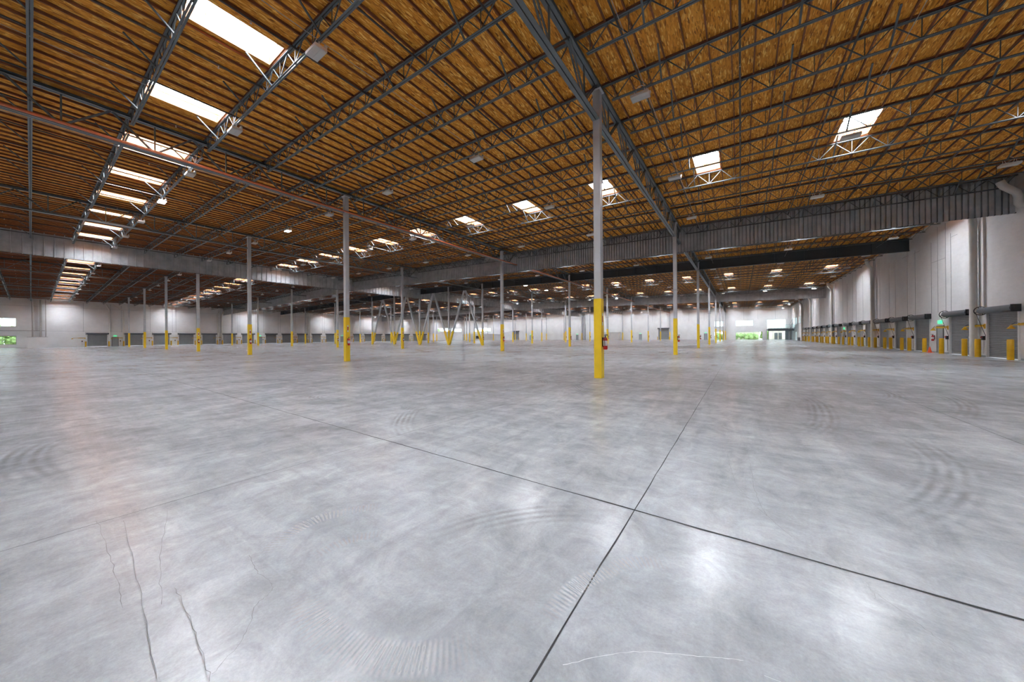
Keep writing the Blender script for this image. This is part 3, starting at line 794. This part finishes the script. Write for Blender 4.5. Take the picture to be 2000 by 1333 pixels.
for bi, (k, y0, y1) in enumerate(RB):
    L = round(y1 - y0 - .12, 3)
    if L not in SKC: SKC[L] = skylight_parts(L)
    for j, x in enumerate(SKX):
        if k < -1 or (k == -1 and False): pass
        fl_ = bi + 1
        nm = {-1: 'nearest', 0: 'second', 1: 'third', 2: 'fourth', 3: 'fifth', 4: 'sixth', 5: 'seventh', 6: 'farthest'}.get(k, 'overhead')
        e = thing('skylight', 'bright roof skylight, %s from right wall in the %s skylight strip' % (ORD[j + 1], nm), 'skylight', (x, y0 + .06, zd(x)), 0, 'rectangular roof skylights')
        p = SKC[L]; link('curb', p['curb'], e); link('diffuser_dome', p['dome'], e)
        if bi < 5: link('safety_bars', p['bars'], e)

# ---------------------------------------------------------------- high-bay lights
LX = [7.0, 2.5, -1.86, -6.78, -11.33, -15.8, -20.2, -24.9, -29.6, -34.2, -38.7, -43.3, -47.8, -52.4, -56.9, -61.5, -66, -70.6, -75.1, -79.2]
LYS = []
allj = [y for _, _, y in JLINES]
i0 = min(range(len(allj)), key=lambda q: abs(allj[q] - 3.14 * U))
LYS = [allj[q] for q in range(i0, len(allj), 3)]
lp = {}
a = MB(); a.box(-.3, .3, -.17, .17, 0, .085); a.box(-.29, .29, -.16, .16, .085, .1); lp['body'] = a.mesh('housing', 'white')
a = MB(); a.box(-.28, .28, -.15, -.005, -.008, 0); a.box(-.28, .28, .005, .15, -.008, 0); lp['off'] = a.mesh('diffuser', 'lamp_off'); lp['on'] = a.mesh('diffuser', 'lamp_on')
a = MB(); a.tube([(.27, .12, .1), (.28, .13, .15), (.28, .13, .2)], [.045, .05, .03], 10); lp['sensor'] = a.mesh('sensor', 'white', True)
a = MB()
ring = [(math.cos(t) * .14, 0, .26 + math.sin(t) * .15) for t in [i * math.pi / 8 for i in range(-3, 12)]]
a.tube(ring, .009, 6); a.tube([(-.2, 0, .1), (-.2, 0, .26)], .008, 5); a.tube([(.2, 0, .1), (.2, 0, .26)], .008, 5); lp['cable'] = a.mesh('cable_loop', 'white', True)
lit = {(-20.2, 0), (-20.2, 1), (-20.2, 6), (-20.2, 7), (-11.33, 7)}
n_l = 0
for j, y in enumerate(LYS):
    for i, x in enumerate(LX):
        if n_l >= 296: break
        if y > 55 * U and i % 2: continue
        p = px(x * U, y, 6.4 * U)
        if not p or p[0] < -250 or p[0] > 2300 or p[1] < -300: continue
        n_l += 1; on = (x, j) in lit
        e = thing('high_bay_light', '%s rectangular light, %s from right wall in the %s row of lights' % ('glowing' if on else 'white unlit', ORD[i + 1], ORD[j + 1]), 'light', (x * U, y, zd(x * U) - .655 * U), 0, 'rectangular high bay lights')
        link('housing', lp['body'], e); link('diffuser', lp['on' if on else 'off'], e)
        link('cable_loop', lp['cable'], e)
        if math.hypot(x, y / U) < 45: link('sensor', lp['sensor'], e)
for i, x in enumerate(LX):
    m_ = MB(); xx = (x + .1) * U; z = zd(xx) - .44 * U
    pts = []
    for q in range(0, len(allj) - 1): pts.append((xx, allj[q], z))
    m_.tube(pts[::2], .01, 5)
    tag(m_.obj('conduit', 'conduit'), 'thin pale conduit linking lights, %s conduit from right wall' % ORD[i + 1], 'conduit', 'thin conduits under the roof')
# sprinkler branch pipes
x = 7.64; i = 0
while x > -80:
    m_ = MB(); xx = x * U; z = zd(xx) - .185 * U
    m_.tube([(xx, YN + .1, z), (xx, YB - .1, z)], .032, 8)
    o = m_.mesh('pipe_run', 'pipe', True); i += 1
    e = thing('sprinkler_pipe', 'dark sprinkler branch pipe under deck, %s from right wall' % ORD[i], 'pipe', (0, 0, 0), 0, 'dark sprinkler branch pipes')
    link('pipe_run', o, e)
    h = MB()
    for q in range(0, len(allj) - 1, 2):
        yy = (allj[q] + allj[q + 1]) / 2; h.tube([(xx, yy, z), (xx, yy, z - .1)], [.022, .012], 6); h.tube([(xx, yy, z - .1), (xx, yy, z - .105)], .03, 6)
    link('sprinkler_heads', h.mesh('sprinkler_heads', 'conduit'), e)
    x -= 1.905
# orange main along the second girder line
m_ = MB(); xx = gx(1) + .2; z = zd(gx(1)) - .93 * U
m_.tube([(xx, YN + .1, z), (xx, YB - .1, z)], .055, 10)
tag(m_.obj('sprinkler_main', 'redpipe', smooth=True), 'orange primed pipe along the bottom of second girder line', 'pipe')

# ---------------------------------------------------------------- dock doors
def door_parts(hw, H, near):
    o = {}
    # slat curtain: corrugated horizontally, local: x out of the wall (toward room = -x), y along
    a = MB(); p_ = .11; nz = int((H - .04) / p_); z0 = .04; pr = None
    for j in range(nz + 1):
        z = z0 + j * p_
        for dz, off in (((0, .02), (p_ * .18, -.02), (p_ * .75, -.024), (p_ * .97, .02)) if near else ((0, 0), (p_ * .5, -.018))):
            zz = min(z + dz, H + .05); cur = (.06 + off, zz)
            if pr and cur[1] > pr[1]: a.quad((pr[0], -hw, pr[1]), (cur[0], -hw, cur[1]), (cur[0], hw, cur[1]), (pr[0], hw, pr[1]))
            pr = cur
    a.box(.065, .075, -hw, hw, z0, H); a.box(.03, .08, -hw, hw, .035, .08)
    o['slat_curtain'] = (a.mesh('slat_curtain', 'door'))
    a = MB(); r_ = .2
    a.tube([(-.2, -hw - .12, H + .02), (-.2, hw + .12, H + .02)], r_, 16); o['hood'] = a.mesh('hood', 'hood', True)
    a = MB()
    for s_ in (-1, 1): a.box(-.06, .07, s_ * (hw + .005) - .045, s_ * (hw + .005) + .045, .0, H - .05)
    o['guide_rails'] = a.mesh('guide_rails', 'white')
    a = MB(); cy0 = hw + .2
    ring = [(-.2 + math.cos(t) * .27, cy0, H + .02 + math.sin(t) * .27) for t in [i * 2 * math.pi / 18 for i in range(19)]]
    a.tube(ring, .022, 6)
    for t in range(4):
        an = t * math.pi / 2 + .4; a.bar((-.2, cy0, H + .02), (-.2 + math.cos(an) * .27, cy0, H + .02 + math.sin(an) * .27), .03, .03)
    o['chain_wheel'] = a.mesh('chain_wheel', 'black')
    a = MB(); a.tube([(-.4, cy0, H - .1), (-.3, cy0 - .3, H - .9), (-.1, cy0 - .25, 1.35)], .012, 5); o['pull_chain'] = a.mesh('pull_chain', 'black')
    a = MB(); a.box(-.36, .0, -hw - .15, -hw - .1, H - .2, H + .22); a.box(-.3, -.08, -hw - .3, -hw - .15, H - .08, H + .14); o['end_bracket'] = a.mesh('end_bracket', 'black')
    return o
DP = {True: door_parts(DW - .002, DH, True), False: door_parts(DW - .002, DH, False)}
dn = 0
def dock_door(x, y, rz, near, label, parts=None):
    global dn; dn += 1
    e = thing('door_%d' % dn, None, None, (x, y, 0), rz); struct(e, label)
    for nm, me in (parts or DP[near]).items(): link(nm, me, e)
for j, d in enumerate(RD): dock_door(XW, d * U, 0, j < 6, 'grey roll-up dock door, %s from the front on the right wall' % ORD[j + 1])
for j, d in enumerate(LD): dock_door(XL, d * U, math.pi, False, 'grey roll-up dock door, %s from the left on the far left wall' % ORD[j + 1])
for j, (c_, h_, z) in enumerate(BD):
    dock_door(c_ * U, YB, math.pi / 2, False, 'grey roll-up door in the end wall, %s' % ('far left' if j == 0 else 'behind the columns'), door_parts(h_ * U - .002, z * U, False))
# daylight leaks in under the doors naturally; bollards at each jamb
bm = MB(); bm.tube([(0, 0, 0), (0, 0, .765 * U - .03), (0, 0, .765 * U)], [.125, .125, .1], 18)
BOL = bm.mesh('bollard', 'bollard', True)
RB_ = [(20.45, 0), (22.5, 0), (23.5, 1), (25.55, 1), (27.4, 2), (29.35, 2), (30.45, 3), (32.3, 3), (33.4, 4), (35.35, 4), (36.75, 5), (38.5, 5), (39.5, 6), (41.5, 6), (42.6, 7), (44.7, 7)]
for j in range(8, len(RD)): RB_ += [(RD[j] - 1.0, j), (RD[j] + 1.0, j)]
for y, j in RB_:
    o = link('bollard', BOL, None, (XW - .36, y * U, 0)); near = y < RD[j]
    tag(o, 'yellow round bollard at %s jamb of %s dock door on right wall' % ('nearer' if near else 'farther', ORD[j + 1]), 'bollard', 'yellow bollards by the dock doors')
for j, d in enumerate(LD):
    for s_ in (-1, 1):
        o = link('bollard', BOL, None, (XL + .4, (d + s_ * 1.1) * U, 0))
        tag(o, 'yellow round bollard at %s side of %s dock door on far left wall' % ('left' if s_ < 0 else 'right', ORD[j + 1]), 'bollard', 'yellow bollards by the dock doors')
for c_, h_, z in BD:
    for s_ in (-1, 1):
        o = link('bollard', BOL, None, ((c_ + s_ * (h_ + .1)) * U, YB - .4, 0))
        tag(o, 'yellow bollard %s of end wall roll-up door %s' % ('left' if s_ < 0 else 'right', 'near far left corner' if c_ < -30 else 'near its middle'), 'bollard', 'yellow bollards by the dock doors')

# ---------------------------------------------------------------- dock lights on yellow arms, control boxes
ARM = {}
a = MB(); a.box(-.1, 0, -.06, .06, -.15, .15); ARM['wall_bracket'] = a.mesh('wall_bracket', 'bollard')
a = MB(); a.bar((-.12, 0, .05), (-.3, 1.0, .05), .05, .1); a.bar((-.12, 0, -.03), (-.3, 1.0, -.03), .03, .03); a.bar((-.3, 1.0, .03), (-.25, 1.75, .0), .04, .06); ARM['swing_arm'] = a.mesh('swing_arm', 'bollard')
a = MB()
a.tube([(-.25, 1.75, .0), (-.25, 1.75, -.06), (-.25, 1.75, -.17), (-.25, 1.75, -.2)], [.04, .06, .15, .15], 12); ARM['lamp_head'] = a.mesh('lamp_head', 'bollard', True)
a = MB(); a.tube([(-.13, .1, .1), (-.2, .5, .13), (-.28, .9, .09), (-.3, 1.3, .14), (-.25, 1.7, .05)], .012, 5); ARM['cable'] = a.mesh('cable', 'black')
BX = {}
a = MB(); a.box(-.12, 0, -.08, .08, -.13, .13); BX['box'] = a.mesh('box', 'black'); a = MB(); a.tube([(-.12, 0, .05), (-.17, 0, .05)], .045, 10); BX['red_button'] = a.mesh('red_button', 'red')
a = MB(); a.tube([(-.04, 0, -.13), (-.04, 0, -1.0)], .015, 6); BX['conduit_drop'] = a.mesh('conduit_drop', 'conduit')
for j, d in enumerate([18.4] + RD):
    yj = d * U + DW + .12
    e = thing('dock_light', 'yellow swing-arm dock light beside %s dock door on right wall' % (ORD[j] if j else 'the hidden front'), 'dock light', (XW, yj, 1.29 * U), 0, 'yellow swing-arm dock lights')
    for nm, me in ARM.items(): link(nm, me, e)
    if j:
        e = thing('control_box', 'black control box with red button beside %s dock door on right wall' % ORD[j], 'control box', (XW, yj + .18, .8 * U), 0, 'dock door control boxes')
        for nm, me in BX.items(): link(nm, me, e)
for j, d in enumerate(LD):
    yj = d * U - DW - .3
    e = thing('dock_light', 'yellow swing-arm dock light left of %s dock door, far left wall' % ORD[j + 1], 'dock light', (XL, yj, 1.25 * U), math.pi, 'yellow swing-arm dock lights')
    for nm, me in ARM.items(): link(nm, me, e)
    e = thing('control_box', 'black control box left of %s dock door, far left wall' % ORD[j + 1], 'control box', (XL, yj - .4, .8 * U), math.pi, 'dock door control boxes')
    for nm, me in BX.items(): link(nm, me, e)

# ---------------------------------------------------------------- man doors and exit signs
MD = {}
a = MB(); a.box(-.035, 0, -.46, .46, .0, 2.08); MD['leaf'] = a.mesh('door_leaf', 'mandoor')
a = MB(); a.box(-.05, .0, -.53, -.46, 0, 2.15); a.box(-.05, .0, .46, .53, 0, 2.15); a.box(-.05, .0, -.53, .53, 2.08, 2.15); MD['door_frame'] = a.mesh('door_frame', 'hood')
a = MB(); a.box(-.07, -.035, .33, .37, .98, 1.02); a.box(-.09, -.07, .26, .38, .985, 1.015); MD['door_handle'] = a.mesh('door_handle', 'conduit')
EXM = {}
a = MB(); a.box(-.07, 0, -.24, .24, -.12, .12); EXM['box'] = a.mesh('lightbox', 'exit')
a = MB()
def stroke(y0, y1, z0, z1): a.box(-.074, -.07, y0, y1, z0, z1)
t = .016
def letter(ch, c0):
    w_, h_ = .07, .15; zb = -h_ / 2
    if ch == 'E': stroke(c0, c0 + t, zb, -zb); [stroke(c0 - w_ + t, c0, z, z + t) for z in (zb, -t / 2, -zb - t)]
    if ch == 'I': stroke(c0 - w_ / 2, c0 - w_ / 2 + t, zb, -zb)
    if ch == 'T': stroke(c0 - w_ + t, c0 + t, -zb - t, -zb); stroke(c0 - w_ / 2, c0 - w_ / 2 + t, zb, -zb)
    if ch == 'X':
        a.bar((-.072, c0 + t, zb), (-.072, c0 - w_ + t, -zb), t, .004, up=(1, 0, 0)); a.bar((-.072, c0 + t, -zb), (-.072, c0 - w_ + t, zb), t, .004, up=(1, 0, 0))
for ch, c0 in zip('EXIT', (.17, .07, -.02, -.1)): letter(ch, c0)
EXM['letters'] = a.mesh('exit_letters', 'exit_letter')
def man_door(x, y, rz, label, sign, slabel):
    global dn; dn += 1
    e = struct(thing('door_%d' % dn, None, None, (x, y, 0), rz), label)
    link('door_leaf', MD['leaf'], e); link('door_frame', MD['door_frame'], e); link('door_handle', MD['door_handle'], e)
    if sign:
        d = Matrix.Rotation(rz, 3, 'Z') @ Vector((-.01, 0, 0))
        e = thing('exit_sign', slabel, 'exit sign', (x + d.x, y + d.y, 2.42), rz, 'green lit exit signs')
        link('lightbox', EXM['box'], e); link('exit_letters', EXM['letters'], e)
man_door(XW - .001, 26.35 * U, 0, 'grey exit door in the right wall between second and third dock doors', True, 'green lit EXIT sign over exit door on the near right wall')
man_door(XW - .001, 45.5 * U, 0, 'grey exit door farther along the right wall', True, 'green lit EXIT sign farther down the right wall')
man_door(XL + .001, 7.45 * U, math.pi, 'grey exit door beside first dock door on far left wall', True, 'green lit EXIT sign beside first dock door on far left wall')
man_door(XL + .001, 26.4 * U, math.pi, 'grey exit door beside seventh dock door on far left wall', True, 'green lit EXIT sign beside seventh dock door on far left wall')
man_door(XL + .001, 43.2 * U, math.pi, 'grey exit door in the middle of the far left wall', True, 'green lit EXIT sign midway along far left wall')
for x, nm in ((-67.6, 'far left'), (-53.4, 'left of middle'), (-38.0, 'middle'), (-20.9, 'right of middle'), (-6.6, 'near right')):
    man_door(x * U, YB - .001, math.pi / 2, 'grey exit door in the end wall, %s' % nm, True, 'small green lit EXIT sign on end wall, %s' % nm)
extinguisher(XW - .001, 27.0 * U, .62 * U, 'red fire extinguisher on right wall beside traffic cone', math.pi)
# traffic cone
e = thing('traffic_cone', 'orange traffic cone on floor by the right wall exit door', 'traffic cone', (8.25 * U, 26.75 * U, 0))
a = MB(); a.tube([(0, 0, .03), (0, 0, .46), (0, 0, .47)], [.12, .03, .02], 16); a.obj('cone_body', 'orange', e, smooth=True)
a = MB(); a.box(-.17, .17, -.17, .17, 0, .03); a.obj('cone_base', 'orange', e)

# ---------------------------------------------------------------- downspouts and pipes on walls
def spout(pts, r_, label, collars=True, group=None):
    e = thing('drain_pipe', label, 'pipe', (0, 0, 0), 0, group)
    a = MB(); a.tube([tuple(v for v in p) for p in pts], r_, 16); a.obj('pipe_run', 'pvc', e, smooth=True)
    if collars:
        b0 = Vector(pts[-1]); z = 1.2
        while z < pts[-2][2] - .4:
            a = MB(); a.tube([(b0.x, b0.y, z), (b0.x, b0.y, z + .12)], r_ * 1.08, 16); z += 2.1
            a.obj('collar', 'pvc', e, smooth=True)
for j, y in enumerate((23.02, 36.3, 50.0, 63.6, 71.6)):
    xx = XW - .24; yy = y * U
    spout([(xx - .55, yy - .3, zd(XW) - .2), (xx - .45, yy - .25, zd(XW) - .8), (xx - .05, yy - .02, zd(XW) - 1.3), (xx, yy, zd(XW) - 1.7), (xx, yy, 0.0)], .17, 'fat white drain pipe down right wall, %s from the front' % ORD[j + 1], True, 'white drain pipes on right wall')
    m_ = MB(); m_.box(XW - .12, XW - .001, yy + .24, yy + .62, 0, zd(XW) - .2); m_.box(XW - .1, XW - .001, yy - .75, yy - .5, DH + .3, zd(XW) - .2)
    o = m_.obj('trim_%d' % (4 + j), 'wall'); struct(o)
spout([(XW - .9, 20.1 * U, zd(XW) - .45), (XW - .75, 20.12 * U, zd(XW) - .75), (XW - .28, 20.2 * U, zd(XW) - 1.15), (XW - .2, 20.22 * U, zd(XW) - 1.4), (XW - .2, 20.22 * U, zd(XW) - 1.75), (XW - .05, 20.23 * U, zd(XW) - 1.95)], .17, 'white drain elbow by the end of nearest draft curtain', False)
for j, (y, dy) in enumerate(((6.9, -.35), (8.3, -1.1), (19.75, .5), (20.35, .5), (35.4, -.4), (35.8, -.4), (55., .4), (70.9, -.5))):
    yy = y * U; xx = XL + .2
    spout([(xx, yy + dy * U, zd(XL) - .6), (xx, yy + dy * .9 * U, zd(XL) - .75), (xx, yy, zd(XL) - 1.9), (xx, yy, zd(XL) - 2.2), (xx, yy, 0.)], .13, 'white drain pipe with bent top on far left wall, %s from the left' % ORD[j + 1], False, 'white drain pipes on far left wall')
# low white enclosure and its risers at far left
e = thing('pump_enclosure', 'low white walled enclosure at far left with three risers', 'enclosure', (0, 0, 0))
a = MB(); x0, x1 = XL + .001, -73. * U; y0, y1 = -.28 * U, 1.22 * U; z1 = 1.4 * U
a.box(x1 - .15, x1, y0, y1, 0, z1); a.box(x0, x1 - .15, y0, y0 + .15, 0, z1); a.box(x0, x1 - .15, y1 - .15, y1, 0, z1); a.obj('wall', 'wall', e)
a = MB(); a.box(x1 - .2, x1 + .03, y0 - .03, y1 + .03, z1, z1 + .05); a.obj('coping', 'frame', e)
for y, r_, nm, mt in ((.12, .1, 'first', 'conduit'), (.78, .14, 'second', 'conduit'), (1.18, .06, 'third', 'conduit')):
    a = MB(); a.tube([(XL + .5, y * U, 0), (XL + .5, y * U, zd(XL) - .3)], r_, 10)
    tag(a.obj('riser_pipe', mt, smooth=True), 'grey riser pipe in the far left enclosure, %s from the left' % nm, 'pipe', 'riser pipes at far left')
a = MB(); a.tube([(XL + .3, -8 * U, 2.35 * U), (XL + .3, 1.1 * U, 2.33 * U)], .05, 8)
tag(a.obj('wall_pipe', 'conduit', smooth=True), 'thin horizontal pipe on far left wall between the two windows', 'pipe')
# white low box on the end wall
e = thing('storage_enclosure', 'low white enclosure against the end wall', 'enclosure')
a = MB(); a.box(-30.9 * U, -25.9 * U, YB - 3, YB - .001, 0, 1.85 * U); a.obj('wall', 'wall', e)
a = MB(); a.box(-31 * U, -25.8 * U, YB - 3.05, YB - .001, 1.85 * U, 1.9 * U); a.obj('coping', 'frame', e)
e = thing('office_enclosure', 'low white office box by the far left corner', 'enclosure')
a = MB(); a.box(XL + 6, XL + 26, YB - 7, YB - .001, 0, 1.75 * U); a.obj('wall', 'wall', e)
a = MB(); a.box(XL + 5.8, XL + 26.2, YB - 7.2, YB - .001, 1.75 * U, 1.8 * U); a.obj('coping', 'frame', e)
a = MB(); a.box(XL + 15, XL + 17.6, YB - 7.05, YB - 6.99, .7, 2.1); a.obj('dark_window', 'black_steel', e)
for j, x in enumerate((-36.3, -35.9, -35.5)):
    a = MB(); a.tube([(x * U, YB - .4, 0), (x * U, YB - .4, zd(x * U) - .5)], .11, 10)
    tag(a.obj('riser_pipe', 'hood', smooth=True), 'dark riser pipe on end wall, %s of three' % ORD[j + 1], 'pipe', 'dark risers on end wall')
# mezzanine, stair in the far right corner
e = thing('mezzanine', 'small steel mezzanine with railing in the far right corner', 'mezzanine', (0, 0, 0))
mz = 2.12 * U; xa, xb = 4.45 * U, 8.45 * U; ya, yb = YB - 7, YB - .01
a = MB(); a.box(xa, xb, ya, yb, mz, mz + .16); a.obj('deck', 'stair', e)
a = MB(); a.box(xa, xb, ya - .05, ya, mz - .55, mz + .16)
a.obj('fascia_beam', 'hood', e)
a = MB()
for t in range(9):
    x = xa + (xb - xa) * t / 8; a.box(x - .03, x + .03, ya - .0, ya + .06, mz + .16, mz + 1.25)
a.box(xa, xb, ya, ya + .06, mz + 1.2, mz + 1.26); a.obj('railing', 'stair', e)
a = MB(); a.box(xa + .03, xb, ya + .02, ya + .03, mz + .2, mz + 1.18); a.obj('glass_panel', 'glass', e)
for x in (xa + .1, xb - 1.2):
    a = MB(); a.box(x - .08, x + .08, ya + .05, ya + .21, 0, mz); a.obj('post', 'stair', e)
e = thing('staircase', 'pale steel stair rising along right wall to the mezzanine', 'staircase')
a = MB()
for s_ in (0, 1.1): a.bar((XW - .25 - s_, YB - 16.0, mz + 1.5), (XW - .25 - s_, ya, mz - .05), .06, .34); 
a.obj('stringer', 'stair', e)
a = MB()
for t in range(12):
    f = (t + .5) / 12; a.box(XW - 1.35, XW - .25, YB - 16 + (ya - YB + 16) * f - .14, YB - 16 + (ya - YB + 16) * f + .14, mz + 1.5 - 1.55 * f - .02, mz + 1.5 - 1.55 * f + .02)
a.obj('treads', 'stair', e)
a = MB(); a.bar((XW - 1.38, YB - 16.0, mz + 2.5), (XW - 1.38, ya, mz + 1.0), .05, .05); a.obj('handrail', 'stair', e)
a = MB(); a.box(XW - .8, XW - .3, 73.2 * U, 73.9 * U, 0, .8)
tag(a.obj('waste_bin', 'hood'), 'small dark bin on floor at the far end of right wall', 'bin')
